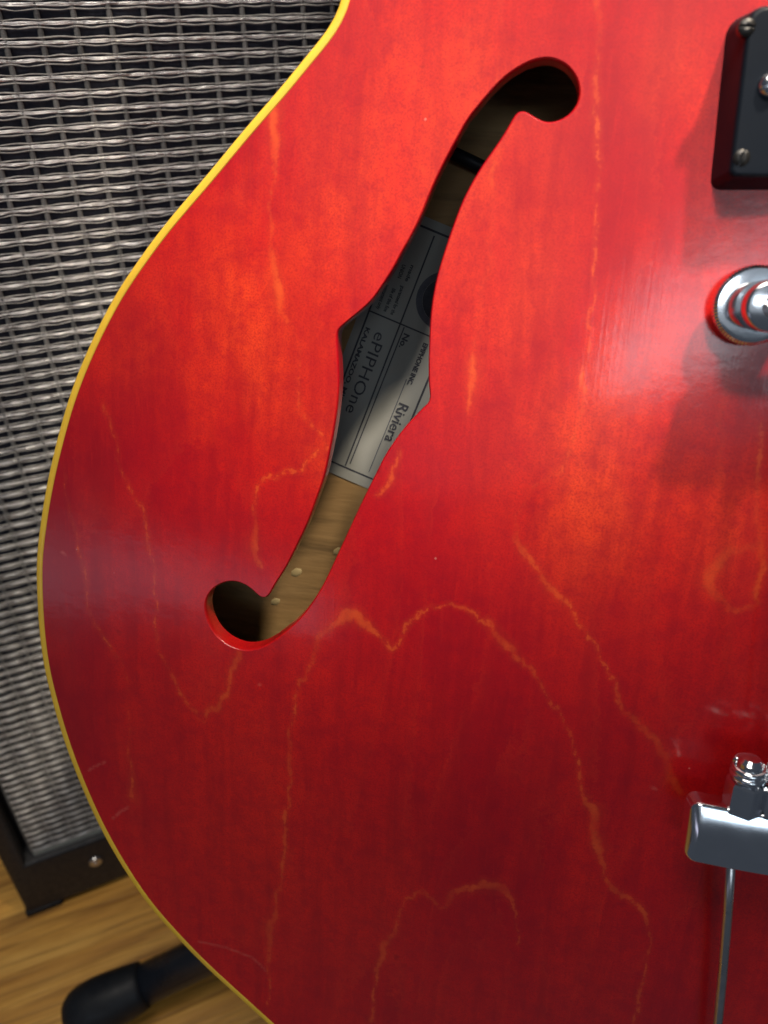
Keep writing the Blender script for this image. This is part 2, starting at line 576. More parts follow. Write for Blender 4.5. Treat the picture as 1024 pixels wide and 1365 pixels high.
# upright threads: bundles of three thin yarns at each column
wm = None
ncol = int(GW / PITCHX)
HZ = FZ1 - FZ0
for k in range(ncol + 1):
    if wm is None:
        bm = bmesh.new()
        vs = []
        for i in range(161):
            z = HZ * i / 160
            yy = 0.0001
            hw = 0.00085
            vs.append([bm.verts.new((x, yy + dy, z)) for x, dy in ((-hw, .0004), (-hw * .4, -.0001), (hw * .4, -.0001), (hw, .0004))])
        for a, b in zip(vs[:-1], vs[1:]):
            for j in range(3): bm.faces.new((a[j], a[j + 1], b[j + 1], b[j]))
        o = bmo('upright_thread', bm, M['warp'], amp, smooth=True)
        wm = o.data
    else:
        o = mesh_obj('upright_thread', wm, None, amp)
    o.location = (FX + 0.0005 + k * PITCHX, GY, FZ0)
# screw in the bottom rail and corner feet
for x in (0.0415, AW - 0.0415):
    bm = lathe_bm([(0, 0.0016), (0.0008, 0.0016), (0.0012, 0.0011), (0.0030, 0.0010), (0.0036, 0.0002), (0.0036, -0.002)], 24)
    xf(bm, Matrix.Translation((x, 0, 0.0265)) @ Matrix.Rotation(math.radians(90), 4, 'X'))
    bmo('rail_screw', bm, M['dullchrome'], amp, angle=40)
for x in (0.0, AW - 0.018):
    bmo('corner_guard', box_bm(x - .0008, x + .0188, -0.0008, 0.03, 0.0, 0.0042, 0.0012, 2), M['rubber'], amp, angle=40)
for x in (0.05, AW - 0.05):
    for y in (0.05, AD - 0.05):
        bmo('foot', xf(lathe_bm([(0, 0), (0.010, 0), (0.012, 0.002), (0.012, 0.006), (0, 0.006)], 20), Matrix.Translation((x, y, 0))), M['rubber'], amp)

# ------------------------------------------------------------------ guitar body outline (mm)
def catmull(P, per=8, closed=False):
    P = np.array(P, float)
    n = len(P)
    out = []
    rngk = range(n if closed else n - 1)
    for i in rngk:
        p0, p1, p2, p3 = [P[(i + j) % n] if closed else P[min(max(i + j, 0), n - 1)] for j in (-1, 0, 1, 2)]
        d01, d12, d23 = [max(np.linalg.norm(a - b), 1e-6) ** 0.5 for a, b in ((p1, p0), (p2, p1), (p3, p2))]
        m1 = (p2 - p1) if np.allclose(p0, p1) else d12 * ((p1 - p0) / d01 - (p2 - p0) / (d01 + d12) + (p2 - p1) / d12)
        m2 = (p2 - p1) if np.allclose(p2, p3) else d12 * ((p2 - p1) / d12 - (p3 - p1) / (d12 + d23) + (p3 - p2) / d23)
        for s in np.linspace(0, 1, per, endpoint=False):
            out.append((2 * s**3 - 3 * s**2 + 1) * p1 + (s**3 - 2 * s**2 + s) * m1 + (-2 * s**3 + 3 * s**2) * p2 + (s**3 - s**2) * m2)
    if not closed: out.append(P[-1])
    return np.array(out)


edge_px = [(455, 0), (400, 82), (324, 172), (269.5, 238), (217, 300), (181, 349), (152, 393), (118, 460), (93, 522), (76, 580), (62, 640), (52, 700), (47, 750),
           (48, 800), (51, 845), (58, 894), (67, 931), (78, 970), (89, 1003), (106, 1047), (130, 1100), (156, 1147), (194, 1204), (233, 1249), (273, 1290), (332, 1344), (355, 1365)]
left = [body_at(*p) for p in edge_px]
UC = body_at(1031, 408, 23)[0] + 37.0            # centre line: the bass bridge post stands 37 mm from it
HWID = UC - min(p[0] for p in left)
BOT = -268.0
lower = [(-28, -237), (-2, -251.5), (28, -261), (60, -266.5)]
upper = [(UC - 96, 268 - 40), (UC - 120, 236), (UC - 141, 208), (UC - 147, 175), (UC - 141, 140), (UC - 131, 112), (UC - 127, 90)]
neckjoint = [(UC - 29, 186), (UC - 33, 200), (UC - 48, 218), (UC - 72, 232)]
halfL = [(UC - 29, 150)] + neckjoint + upper + [tuple(p) for p in left] + lower
halfL = [p for p in halfL]
ptsL = catmull(halfL, 7)
ptsR = np.array([(2 * UC - p[0], p[1]) for p in ptsL[::-1]])
outline = np.vstack([ptsL, [(UC, BOT)], ptsR])
# even resample
def resample(P, step, closed=True):
    Q = np.vstack([P, P[:1]]) if closed else P
    s = np.r_[0, np.cumsum(np.linalg.norm(np.diff(Q, axis=0), axis=1))]
    n = max(int(s[-1] / step), 3)
    t = np.linspace(0, s[-1], n, endpoint=not closed)
    return np.c_[np.interp(t, s, Q[:, 0]), np.interp(t, s, Q[:, 1])]
outline = resample(outline, 2.2)
def smooth(P, k=2):
    for _ in range(k): P = (np.roll(P, 1, 0) + 2 * P + np.roll(P, -1, 0)) / 4
    return P
outline = smooth(outline, 3)
if 0.5 * np.sum(outline[:, 0] * np.roll(outline[:, 1], -1) - np.roll(outline[:, 0], -1) * outline[:, 1]) < 0:
    outline = outline[::-1].copy()
def normals2(P):
    T = np.roll(P, -1, 0) - np.roll(P, 1, 0)
    T /= np.linalg.norm(T, axis=1)[:, None]
    return np.c_[T[:, 1], -T[:, 0]]               # outward for a counter-clockwise loop
ON = normals2(outline)

def seg_dist(pts, loop, closed=True):
    A = loop if closed else loop[:-1]
    B = np.roll(loop, -1, 0) if closed else loop[1:]
    out = np.full(len(pts), 1e9)
    AB = B - A
    L2 = np.maximum((AB**2).sum(1), 1e-12)
    for i0 in range(0, len(pts), 4000):
        p = pts[i0:i0 + 4000]
        ap = p[:, None, :] - A[None]
        t = np.clip((ap * AB[None]).sum(2) / L2[None], 0, 1)
        q = ap - t[..., None] * AB[None]
        out[i0:i0 + 4000] = np.sqrt((q**2).sum(2).min(1))
    return out

def inside(pts, loop):
    x, y = pts[:, 0], pts[:, 1]
    c = np.zeros(len(pts), bool)
    A, B = loop, np.roll(loop, -1, 0)
    for (x0, y0), (x1, y1) in zip(A, B):
        if y0 == y1: continue
        k = ((y0 > y) != (y1 > y)) & (x < (x1 - x0) * (y - y0) / (y1 - y0) + x0)
        c ^= k
    return c

outline_c = outline[::3]
ARCH = 11.0
def arch(pts):
    """height of the arched top (mm) over its rim"""
    pts = np.atleast_2d(np.array(pts, float))
    d = seg_dist(pts, outline_c)
    s = np.clip((d - 8.0) / 120.0, 0, 1)
    return ARCH * (s * s * (3 - 2 * s)) * 0.8 + ARCH * 0.2 * np.clip(d / 150.0, 0, 1)

def top_at(px, py, extra=0.0):
    w = 0.0
    for _ in range(5):
        p = body_at(px, py, w + extra)
        w = arch(p)[0]
    return p

# ------------------------------------------------------------------ f-hole
fh_px = [(733, 75), (752.6, 82), (767, 96), (774.6, 116), (772, 138), (760, 154), (745, 162.5), (731, 165), (718.5, 161.5), (706, 154), (699, 150), (692, 149.5),
         (684, 162), (672, 182), (657, 204), (645, 221), (630.6, 245), (618, 270), (604, 307), (594, 337), (586, 364), (580, 391), (576, 421), (574.5, 446), (573.5, 480), (573.5, 509), (574.5, 535),
         (563, 548), (543, 569), (527.6, 589), (514, 610), (503, 632), (485.6, 667), (465, 711), (447.5, 749), (433, 779), (415, 808), (398, 828.5), (377, 847), (362, 858), (345, 866), (324.5, 868), (304, 861), (286, 846), (275, 825), (272, 806),
         (277, 791), (288, 780), (303, 774), (318.6, 775), (333, 782), (344, 792), (351, 796.5), (356, 794), (365, 779), (380, 755), (395, 725), (409, 695), (420, 665), (429, 640), (436, 610),
         (443.5, 571), (448, 538), (450, 509), (449, 479), (447.5, 452), (448.5, 440), (454, 434), (463, 426.5), (477, 415), (494.5, 399), (508, 380), (522, 358), (535.5, 333), (547, 313), (560, 286), (570, 261), (579, 240), (594, 209), (606, 187), (623, 157), (638, 138), (655, 118), (672, 101), (692, 87), (711, 78)]
fh = np.array([top_at(*p) for p in fh_px])
fh = resample(catmull(fh, 6, True), 0.9)
fh = smooth(fh, 1)
if 0.5 * np.sum(fh[:, 0] * np.roll(fh[:, 1], -1) - np.roll(fh[:, 0], -1) * fh[:, 1]) < 0: fh = fh[::-1].copy()
fh2 = np.c_[2 * UC - fh[:, 0], fh[:, 1]][::-1].copy()

# ------------------------------------------------------------------ guitar root
BASE = np.array([UC, BOT, -20.0])
guitar = bpy.data.objects.new('electric_guitar', None)
tag(guitar, 'cherry red hollow-body electric guitar with f-hole, yellow binding and chrome hardware', 'guitar')
mw = Matrix(((GU[0], GV[0], GN[0], 0), (GU[1], GV[1], GN[1], 0), (GU[2], GV[2], GN[2], 0), (0, 0, 0, 1)))
loc = GO + (GU * BASE[0] + GV * BASE[1] + GN * BASE[2]) * 0.001
guitar.matrix_world = Matrix.Translation(Vector(loc)) @ mw
col.objects.link(guitar)
def G(u, v, w):
    return ((u - BASE[0]) * 0.001, (v - BASE[1]) * 0.001, (w - BASE[2]) * 0.001)
def Gm(u, v, w):
    return Matrix.Translation(Vector(G(u, v, w)))

# ------------------------------------------------------------------ body top, arched, cut by the f-holes
BW = 2.1                                           # binding width
BH = 7.0                                           # binding height
inner_loop = outline - ON * (BW - 0.05)
vis_lo = np.array([outline[:, 0].min() - 2, -235.0])
vis_hi = np.array([UC + 12, 85.0])
STEP = 0.9
gx, gy = np.meshgrid(np.arange(vis_lo[0], vis_hi[0], STEP), np.arange(vis_lo[1], vis_hi[1], STEP))
fine = np.c_[gx.ravel(), gy.ravel()]
cx, cy = np.meshgrid(np.arange(outline[:, 0].min(), outline[:, 0].max(), 5.0), np.arange(outline[:, 1].min(), outline[:, 1].max(), 5.0))
coarse = np.c_[cx.ravel(), cy.ravel()]
coarse = coarse[~((coarse[:, 0] < vis_hi[0] + 2) & (coarse[:, 0] > vis_lo[0]) & (coarse[:, 1] > vis_lo[1] - 2) & (coarse[:, 1] < vis_hi[1] + 2))]
grid = np.vstack([fine, coarse])
grid = grid + rng.uniform(-0.12, 0.12, grid.shape)
grid = grid[inside(grid, inner_loop)]
for lp in (fh, fh2): grid = grid[~inside(grid, lp)]
grid = grid[(seg_dist(grid, inner_loop[::2]) > 1.0)]
for lp in (fh, fh2):
    near = (grid[:, 0] > lp[:, 0].min() - 3) & (grid[:, 0] < lp[:, 0].max() + 3)
    idx = np.where(near)[0]
    dd = seg_dist(grid[idx], lp)
    grid = np.delete(grid, idx[dd < 0.6], 0)
loops = [inner_loop, fh, fh2]
allp = np.vstack(loops + [grid])
edges = []
o0 = 0
for lp in loops:
    n = len(lp)
    edges += [(o0 + i, o0 + (i + 1) % n) for i in range(n)]
    o0 += n
res = delaunay_2d_cdt([Vector(p) for p in allp], edges, [], 0, 1e-5)
tv = np.array([tuple(v) for v in res[0]])
tf = np.array([tuple(f) for f in res[2]])
cen = tv[tf].mean(1)
keep = inside(cen, inner_loop) & ~inside(cen, fh) & ~inside(cen, fh2)
tf = tf[keep]
ar = (tv[tf[:, 1], 0] - tv[tf[:, 0], 0]) * (tv[tf[:, 2], 1] - tv[tf[:, 0], 1]) - (tv[tf[:, 1], 1] - tv[tf[:, 0], 1]) * (tv[tf[:, 2], 0] - tv[tf[:, 0], 0])
tf[ar < 0] = tf[ar < 0][:, ::-1]
tw = arch(tv)

# growth ring lines seen in the veneer (traced, in body mm)
rings_px = [
    [(350, 1365), (352, 1300), (362, 1220), (375, 1150), (383, 1060), (386, 985), (394, 932), (410, 892), (424, 852), (446, 828), (470, 812), (486, 822), (498, 838), (512, 845), (530, 852), (545, 828), (570, 808), (600, 798), (630, 811), (655, 828), (680, 855), (706, 880), (730, 915), (756, 962), (766, 1005), (784, 1070), (798, 1130), (808, 1163), (832, 1180), (850, 1191), (863, 1225), (858, 1285), (845, 1345), (838, 1400)],
    [(491, 1380), (500, 1310), (520, 1250), (536, 1213), (560, 1190), (582, 1202), (596, 1206), (604, 1186), (630, 1174), (655, 1170), (676, 1180), (688, 1222), (690, 1260)],
    [(905, 1040), (870, 980), (826, 930), (802, 870), (770, 820), (740, 780), (706, 742), (688, 706), (695, 675), (716, 645), (745, 622), (762, 585), (775, 540), (780, 470), (789, 400), (794, 300), (800, 200), (795, 100), (800, -20)],
    [(1003, 560), (1000, 640), (1001, 700), (1005, 760), (992, 800), (962, 801), (944, 772), (946, 742), (970, 725), (992, 719)],
    [(352, 120), (356, 200), (352, 300), (357, 370), (370, 410), (388, 445), (392, 480), (391, 530), (400, 556), (424, 580), (440, 600)],
    [(343, 760), (335, 700), (345, 650), (358, 635), (385, 631), (405, 622), (424, 606)],
    [(122, 540), (145, 620), (160, 660), (180, 695), (192, 740), (195, 800), (205, 880), (226, 920), (246, 950), (262, 972), (280, 950), (296, 932), (310, 900), (318, 872)],
    [(62, 620), (80, 700), (100, 790), (110, 840), (146, 890), (158, 922), (160, 1000), (164, 1080)],
    [(662, 160), (656, 300), (650, 350), (640, 420), (630, 500), (622, 560)],
    [(672, -20), (666, 60), (661, 110)],
    [(900, -20), (903, 60), (906, 120), (925, 110), (930, 60)],
    [(528, 598), (526, 625), (515, 645), (504, 662)],
    [(620, 20), (618, 90)],
    [(960, 420), (955, 560), (950, 640)],
]
fig = np.full(len(tv), 50.0)
sel = (tv[:, 0] < vis_hi[0] + 10)
FAINT = {8: 0.55, 9: 0.45, 10: 0.6, 12: 0.6, 13: 0.6, 4: 0.2, 7: 0.25, 6: 0.1}
for ri, rp in enumerate(rings_px):
    P = np.array([body_at(x, y, 6.0) for x, y in rp])
    P = resample(catmull(P, 6), 0.5, False)
    jit = np.array([(noise.noise((p[0] * 0.22, p[1] * 0.22, 1.7)), noise.noise((p[0] * 0.22, p[1] * 0.22, 9.1))) for p in P])
    P = P + jit * 1.3
    P[:, 1] += np.array([noise.noise((p[0] * 0.9, p[1] * 0.12, 4.4)) * 1.5 + noise.noise((p[0] * 1.9, p[1] * 0.2, 2.4)) * 0.8 for p in P])
    fig[sel] = np.minimum(fig[sel], seg_dist(tv[sel], P, False) + FAINT.get(ri, 0.0))
AMBER = [(560, 230, 120, .75), (350, 480, 100, .65), (300, 370, 110, .45), (770, 680, 110, .75), (680, 380, 130, .55), (800, 560, 100, .5), (965, 690, 75, .6), (600, 70, 110, .4), (436, 600, 45, .7), (160, 420, 80, .35), (420, 250, 90, .4), (905, 90, 60, .5)]  # orange areas of the top: wood colour mixed with painted warm light
amber = np.zeros(len(tv))
for px, py, rr_, st_ in AMBER:
    a_ = body_at(px, py, 6.0)
    b_ = body_at(px + rr_, py, 6.0)
    rad_ = np.linalg.norm(b_ - a_)
    amber += st_ * np.exp(-(((tv[:, 0] - a_[0]) / rad_) ** 2 + ((tv[:, 1] - a_[1]) / (rad_ * 1.25)) ** 2))
scuffs_px = [[(114, 1032), (124, 1026), (136, 1021)], [(146, 1097), (156, 1088), (168, 1081)], [(262, 1262), (300, 1270), (335, 1283), (352, 1300)], [(76, 738), (82, 742)], [(350, 905), (352, 906)], [(860, 1020), (866, 1024)]]
scuff = np.full(len(tv), 50.0)
for rp in scuffs_px:
    P = resample(np.array([body_at(x, y, 2.0) for x, y in rp]), 0.4, False)
    scuff[sel] = np.minimum(scuff[sel], seg_dist(tv[sel], P, False))
# verts: top, underside, walls of the f-holes (slightly eased edge)
T = 5.0
V3 = [G(p[0], p[1], w) for p, w in zip(tv, tw)]
nT = len(V3)
V3 += [G(p[0], p[1], w - T) for p, w in zip(tv, tw)]
F3 = [tuple(f) for f in tf] + [tuple(int(i) + nT for i in f[::-1]) for f in tf]
mats = [0] * len(tf) + [1] * len(tf)
figs = list(fig) + [50.0] * nT
scfs = list(scuff) + [50.0] * nT
ambs = list(np.clip(amber * 0.85, 0, 0.8)) + [0.0] * nT
for lp in (fh, fh2):
    nn = normals2(lp)                               # outward from the hole's middle = into the wood
    lw = arch(lp)
    b0 = len(V3)
    rows = [(0.0, 0.0), (-0.16, -0.10), (-0.34, -0.40), (-0.34, -1.6), (-0.34, -3.2), (-0.34, -T)]
    for off, dz in rows:
        for p, q, w in zip(lp, nn, lw):
            V3.append(G(p[0] + q[0] * off, p[1] + q[1] * off, w + dz))
            figs.append(50.0)
            scfs.append(50.0)
            ambs.append(0.0)
    n = len(lp)
    for r_ in range(len(rows) - 1):
        for i in range(n):
            j = (i + 1) % n
            F3.append((b0 + r_ * n + i, b0 + r_ * n + j, b0 + (r_ + 1) * n + j, b0 + (r_ + 1) * n + i))
            mats.append(0)
me = bpy.data.meshes.new('body_top')
me.from_pydata(V3, [], F3)
me.polygons.foreach_set('material_index', mats)
me.polygons.foreach_set('use_smooth', [True] * len(F3))
a = me.attributes.new('figure', 'FLOAT', 'POINT')
a.data.foreach_set('value', np.array(figs, dtype=np.float32))
a = me.attributes.new('scuff', 'FLOAT', 'POINT')
a.data.foreach_set('value', np.array(scfs, dtype=np.float32))
a = me.attributes.new('amber', 'FLOAT', 'POINT')
a.data.foreach_set('value', np.array(ambs, dtype=np.float32))
me.update()
top = mesh_obj('body_top', me, [M['red'], M['inner']], guitar)
top['label'] = 'arched cherry red top with orange growth ring lines'

# ------------------------------------------------------------------ binding, sides, back, centre block
def loop_sweep(name, profile, mat, smooth_=True):
    """profile: (inward offset mm, w mm) list swept round the outline, closed profile"""
    n = len(outline)
    V, F = [], []
    for off, w in profile:
        for p, q in zip(outline, ON): V.append(G(p[0] - q[0] * off, p[1] - q[1] * off, w))
    m = len(profile)
    for r_ in range(m - 1):
        for i in range(n):
            j = (i + 1) % n
            F.append((r_ * n + i, (r_ + 1) * n + i, (r_ + 1) * n + j, r_ * n + j))
    return pyd(name, V, F, mat, guitar, smooth_)
BODY_T = 44.0
b = loop_sweep('binding', [(BW, -T), (BW, -0.2), (BW, 0.05), (BW - 0.3, 0.12), (0.9, 0.06), (0.45, -0.12), (0.15, -0.45), (0.0, -1.0), (0.0, -BH), (0.5, -BH - 0.1)], M['binding'])
b['label'] = 'aged yellow edge binding'
loop_sweep('side', [(0.3, -BH), (0.3, -BODY_T + 5), (0.3, -BODY_T + 4), (2.8, -BODY_T + 4), (2.8, -T), (2.6, -BH)], M['red'])
loop_sweep('back_binding', [(0.5, -BODY_T + 4.1), (0.0, -BODY_T + 4.1), (0.0, -BODY_T), (2.4, -BODY_T)], M['binding'], False)
# back plate: coarse triangulation, inside bare maple
bg_ = coarse2 = np.c_[[v.ravel() for v in np.meshgrid(np.arange(outline[:, 0].min(), outline[:, 0].max(), 12.0), np.arange(outline[:, 1].min(), outline[:, 1].max(), 12.0))]].T
bl = (outline - ON * 2.4)[::3]
bg_ = bg_[inside(bg_, bl)]
bg_ = bg_[seg_dist(bg_, bl) > 5]
rb = delaunay_2d_cdt([Vector(p) for p in np.vstack([bl, bg_])], [(i, (i + 1) % len(bl)) for i in range(len(bl))], [], 0, 1e-5)
bv = np.array([tuple(v) for v in rb[0]])
bf = np.array([tuple(f) for f in rb[2]])
bf = bf[inside(bv[bf].mean(1), bl)]
BACK_IN = -34.0
V = [G(p[0], p[1], BACK_IN) for p in bv] + [G(p[0], p[1], -BODY_T) for p in bv]
F = [tuple(int(i) for i in f) for f in bf] + [tuple(int(i) + len(bv) for i in f[::-1]) for f in bf]
me = bpy.data.meshes.new('back_plate')
me.from_pydata(V, [], F)
me.polygons.foreach_set('material_index', [0] * len(bf) + [1] * len(bf))
mesh_obj('back_plate', me, [M['inner'], M['red']], guitar)
bm = box_bm(UC - 52, UC + 52, BOT + 4, 150, BACK_IN + .02, -0.5 + ARCH - T - 3)
for v in bm.verts: v.co = Vector(G(*v.co))
bmo('centre_block', bm, M['inner'], guitar)
# dried glue drips on the bare wood
for px, py, rr_ in ((395, 763, 1.5), (367, 802, 1.3), (451, 735, 1.4)):
    g = body_at(px, py, BACK_IN)
    bm = lathe_bm([(0, 0.22), (0.5, 0.20), (0.85, 0.11), (1.0, 0.0)], 14, lambda k, r, z: 0.18 * r * math.sin(k * 1.7) * math.cos(k * .9))
    for v in bm.verts: v.co = Vector((v.co.x * rr_ * 1.25, v.co.y * rr_ * 0.8, v.co.z)) * 0.001
    bmo('glue_drip', xf(bm, Gm(g[0], g[1], BACK_IN + 0.01) @ Matrix.Rotation(0.4, 4, 'Z')), M['glue'], guitar, smooth=True)
# dark wire lying across the inside of the back
wa, wb_ = body_at(575, 190, -30), body_at(680, 240, -30)
bmo('pickup_wire', tube_bm([G(wa[0], wa[1], -31), G((wa[0] + wb_[0]) / 2, (wa[1] + wb_[1]) / 2, -30), G(wb_[0], wb_[1], -31)], 0.0016, 10), M['rubber'], guitar, smooth=True)

# ------------------------------------------------------------------ paper label glued inside, with its print
a0, a1 = body_at(578, 315, BACK_IN), body_at(486.5, 547, BACK_IN)
LR = (a1 - a0) / np.linalg.norm(a1 - a0)
LO = body_at(578, 308, BACK_IN)
lab_ang = math.atan2(LR[1], LR[0])
lab = bmo('paper_label', box_bm(-0.0025, 0.0712, -0.0108, 0.0190, 0, 0.00015), M['paper'], guitar)
lab.matrix_local = Matrix.Translation(Vector(G(LO[0], LO[1], BACK_IN + 0.05))) @ Matrix.Rotation(lab_ang, 4, 'Z')
lab['label'] = 'cream paper label with black print inside the f-hole'
LZ = 0.00021
def rule(x0, y0, x1, y1, wd, mat='ink', name='printed_rule', z=LZ):
    p, q = np.array([x0, y0]), np.array([x1, y1])
    d = (q - p) / np.linalg.norm(q - p)
    nrm = np.array([-d[1], d[0]]) * wd / 2
    pyd(name, [(*(v * 0.001), z) for v in (p - nrm, q - nrm, q + nrm, p + nrm)], [(0, 1, 2, 3)], M[mat], lab)
rule(0, -8.3, 0, 17.2, 0.55)
rule(68, -8.3, 68, 17.2, 0.45)
rule(25.0, -8.3, 25.0, 14, 0.40, z=LZ + 2e-5)
rule(-0.2, -8.3, 68.2, -8.3, 0.50, z=LZ + 4e-5)
rule(-0.2, 13.6, 68.2, 13.6, 0.55, z=LZ + 4e-5)
rule(1.0, 0.7, 67.5, 1.15, 0.42, z=LZ + 6e-5)
rule(25.4, 2.2, 66.5, 2.2, 0.34, z=LZ + 4e-5)
rule(38.0, 8.1, 66.5, 8.1, 0.28, 'soft_ink', z=LZ + 4e-5)
def disc(cx_, cy_, r0, r1, mat, z, name):
    n = 40
    V = [((cx_ + r * math.cos(2 * math.pi * k / n)) * .001, (cy_ + r * math.sin(2 * math.pi * k / n)) * .001, z) for r in (r0, r1) for k in range(n)]
    pyd(name, V, [(k, n + k, n + (k + 1) % n, (k + 1) % n) for k in range(n)], M[mat], lab)
disc(15.2, 9.6, 5.9, 7.6, 'soft_ink', LZ + 8e-5, 'printed_ring')
disc(15.2, 9.6, 0.01, 5.85, 'ink', LZ + 8e-5, 'printed_disc')
def text(s, x, y, size, sx=1.0, mat='ink', bold=0.0, length=None, name='lettering', spacing=1.0, shear=0.0):
    cu = bpy.data.curves.new(name, 'FONT')
    cu.body = s
    cu.size = size
    cu.offset = bold
    cu.space_character = spacing
    cu.shear = shear
    cu.resolution_u = 3
    tmp = bpy.data.objects.new('tmp', cu)
    col.objects.link(tmp)
    dg = bpy.context.evaluated_depsgraph_get()
    me = bpy.data.meshes.new_from_object(tmp.evaluated_get(dg))
    bpy.data.objects.remove(tmp)
    me.name = name
    xs = [v.co.x for v in me.vertices]
    k = (length / (max(xs) - min(xs))) if length else sx
    x_min = min(xs)
    for v in me.vertices:
        v.co = Vector(((x + (v.co.x - x_min) * k) * .001, (y + v.co.y) * .001, LZ + 0.0001))
    return mesh_obj(name, me, M[mat], lab)
text('ePIPHOne', 29.3, -4.6, 4.6, mat='ink', length=23.6, bold=0.0)
text('KALAMAZOO, MICHIGAN', 29.3, -7.5, 1.75, mat='ink', length=30, bold=0.06)
text('No.', 26.8, 2.8, 2.3, mat='ink', bold=0.08, length=4.0)
text('EPIPHONE INC.', 27.1, 8.7, 1.75, mat='ink', bold=0.09, length=12.2)
text('Riviera', 44.6, 8.7, 4.1, mat='ink', bold=0.06, length=11.6)
for (x, y, s, L_) in ((15.7, -2.6, 'guaranteed for the', 8.0), (17.2, -4.6, 'life of this fine', 6.4), (17.0, -6.7, 'instrument only', 6.8), (10.6, -4.4, 'UNION', 3.6), (9.9, -2.2, 'made', 4.4)):
    text(s, x, y, 1.45, mat='ink', bold=0.035, length=L_)

# ------------------------------------------------------------------ pickup ring with screws
hw = 8.5                                            # ring height over the top
pl = body_at(978, 130, ARCH + 5)
wR = 0.0
for _ in range(4):
    RU = body_at(984, 138, wR + hw)[0]
    RV1 = body_at(1010, 7, wR + hw)[1]
    RV0 = body_at(990, 236, wR + hw)[1]
    wR = arch([(RU + 5, (RV0 + RV1) / 2)])[0]
def rounded_rect(x0, x1, y0, y1, r, n=8, rlow=None):
    P = []
    for cx_, cy_, a0_, q in ((1, 1, 0, r), (0, 1, 90, r), (0, 0, 180, rlow or r), (1, 0, 270, rlow or r)):
        ox, oy = (x1 - q if cx_ else x0 + q), (y1 - q if cy_ else y0 + q)
        for k in range(n + 1):
            a_ = math.radians(a0_ + 90 * k / n)
            P.append((ox + q * math.cos(a_), oy + q * math.sin(a_)))
    return np.array(P)
rx0, rx1 = RU, 2 * UC - RU
PT = math.radians(2.4)
def GP(u, v, w):
    du, dv = u - RU, v - (RV0 + RV1) / 2
    return G(RU + du * math.cos(PT) - dv * math.sin(PT), (RV0 + RV1) / 2 + du * math.sin(PT) * 0.25 + dv * math.cos(PT), w)
def ring_mesh():
    V, F = [], []
    rows = [(1.7, wR - 2.5, 3.4), (0.8, wR + 3, 3.2), (0.15, wR + hw - 0.9, 2.9), (-0.25, wR + hw - 0.25, 2.7), (-0.8, wR + hw, 2.4)]
    for off, w, r in rows:
        P = rounded_rect(rx0 - off, rx1 + off, RV0 - off, RV1 + off, max(r + off * .3, 1), rlow=1.3 + max(off, -.6) * .5)
        V += [GP(p[0], p[1], w) for p in P]
    n = len(P)
    rows2 = [(-10.6, wR + hw - 0.05, 1.5), (-11.2, wR + hw - 0.6, 1.3), (-11.3, wR - 1, 1.2)]
    for off, w, r in rows2:
        offy = -5.2 + (off + 10.6)
        P = rounded_rect(rx0 - off, rx1 + off, RV0 - offy, RV1 + offy, r)
        V += [GP(p[0], p[1], w) for p in P]
    m = len(rows) + len(rows2)
    for a_ in range(m - 1):
        for i in range(n):
            j = (i + 1) % n
            F.append((a_ * n + i, a_ * n + j, (a_ + 1) * n + j, (a_ + 1) * n + i))
    return V, F
V, F = ring_mesh()
ring = pyd('pickup_ring', V, F, M['plastic'], guitar, True)
wnm(ring)
ring['label'] = 'black plastic pickup ring'
def screw(u, v, w, r, parent=guitar, name='ring_screw', mat='chrome', dome=0.5):
    bm = lathe_bm([(0, dome * r * .75), (r * 0.45, dome * r * .68), (r * 0.8, dome * r * .42), (r, 0), (r * 1.0, -r)], 28)
    # slot cut across the head
    bmesh.ops.bisect_plane(bm, geom=bm.verts[:] + bm.edges[:] + bm.faces[:], plane_co=(0, r * .13, 0), plane_no=(0, 1, 0))
    bmesh.ops.bisect_plane(bm, geom=bm.verts[:] + bm.edges[:] + bm.faces[:], plane_co=(0, -r * .13, 0), plane_no=(0, 1, 0))
    for vv in bm.verts:
        if abs(vv.co.y) < r * .125 and vv.co.z > -r * 0.5: vv.co.z -= r * .35
    xf(bm, Matrix.Scale(0.001, 4))
    xf(bm, Gm(u, v, w) @ Matrix.Rotation(random.uniform(0, 3), 4, 'Z'))
    return bmo(name, bm, M[mat], parent, angle=35)
for px, py in ((996, 36), (989, 210)):
    p = body_at(px, py, wR + hw)
    for uu in (p[0], 2 * UC - p[0]):
        screw(uu, p[1], wR + hw + 0.02, 1.5, mat='darkscrew', dome=0.4)
p = body_at(1026, 114, wR + hw)
for uu in (p[0], 2 * UC - p[0]):
    screw(uu, p[1], wR + hw + 0.3, 2.1, mat='chrome', dome=0.9)
# the pickup itself sits in the ring opening
bm = box_bm(rx0 + 11.6, rx1 - 11.6, RV0 + 5.6, RV1 - 5.6, wR - 3, wR + hw + 3.0, 1.2, 3)
for v in bm.verts: v.co = Vector(GP(*v.co))
pk = bmo('pickup_cover', bm, M['chrome'], guitar, angle=40)
for k in range(6):
    screw(UC - 25 + k * 10, RV0 + 9.5, wR + hw + 3.05, 1.5, name='pole_screw')

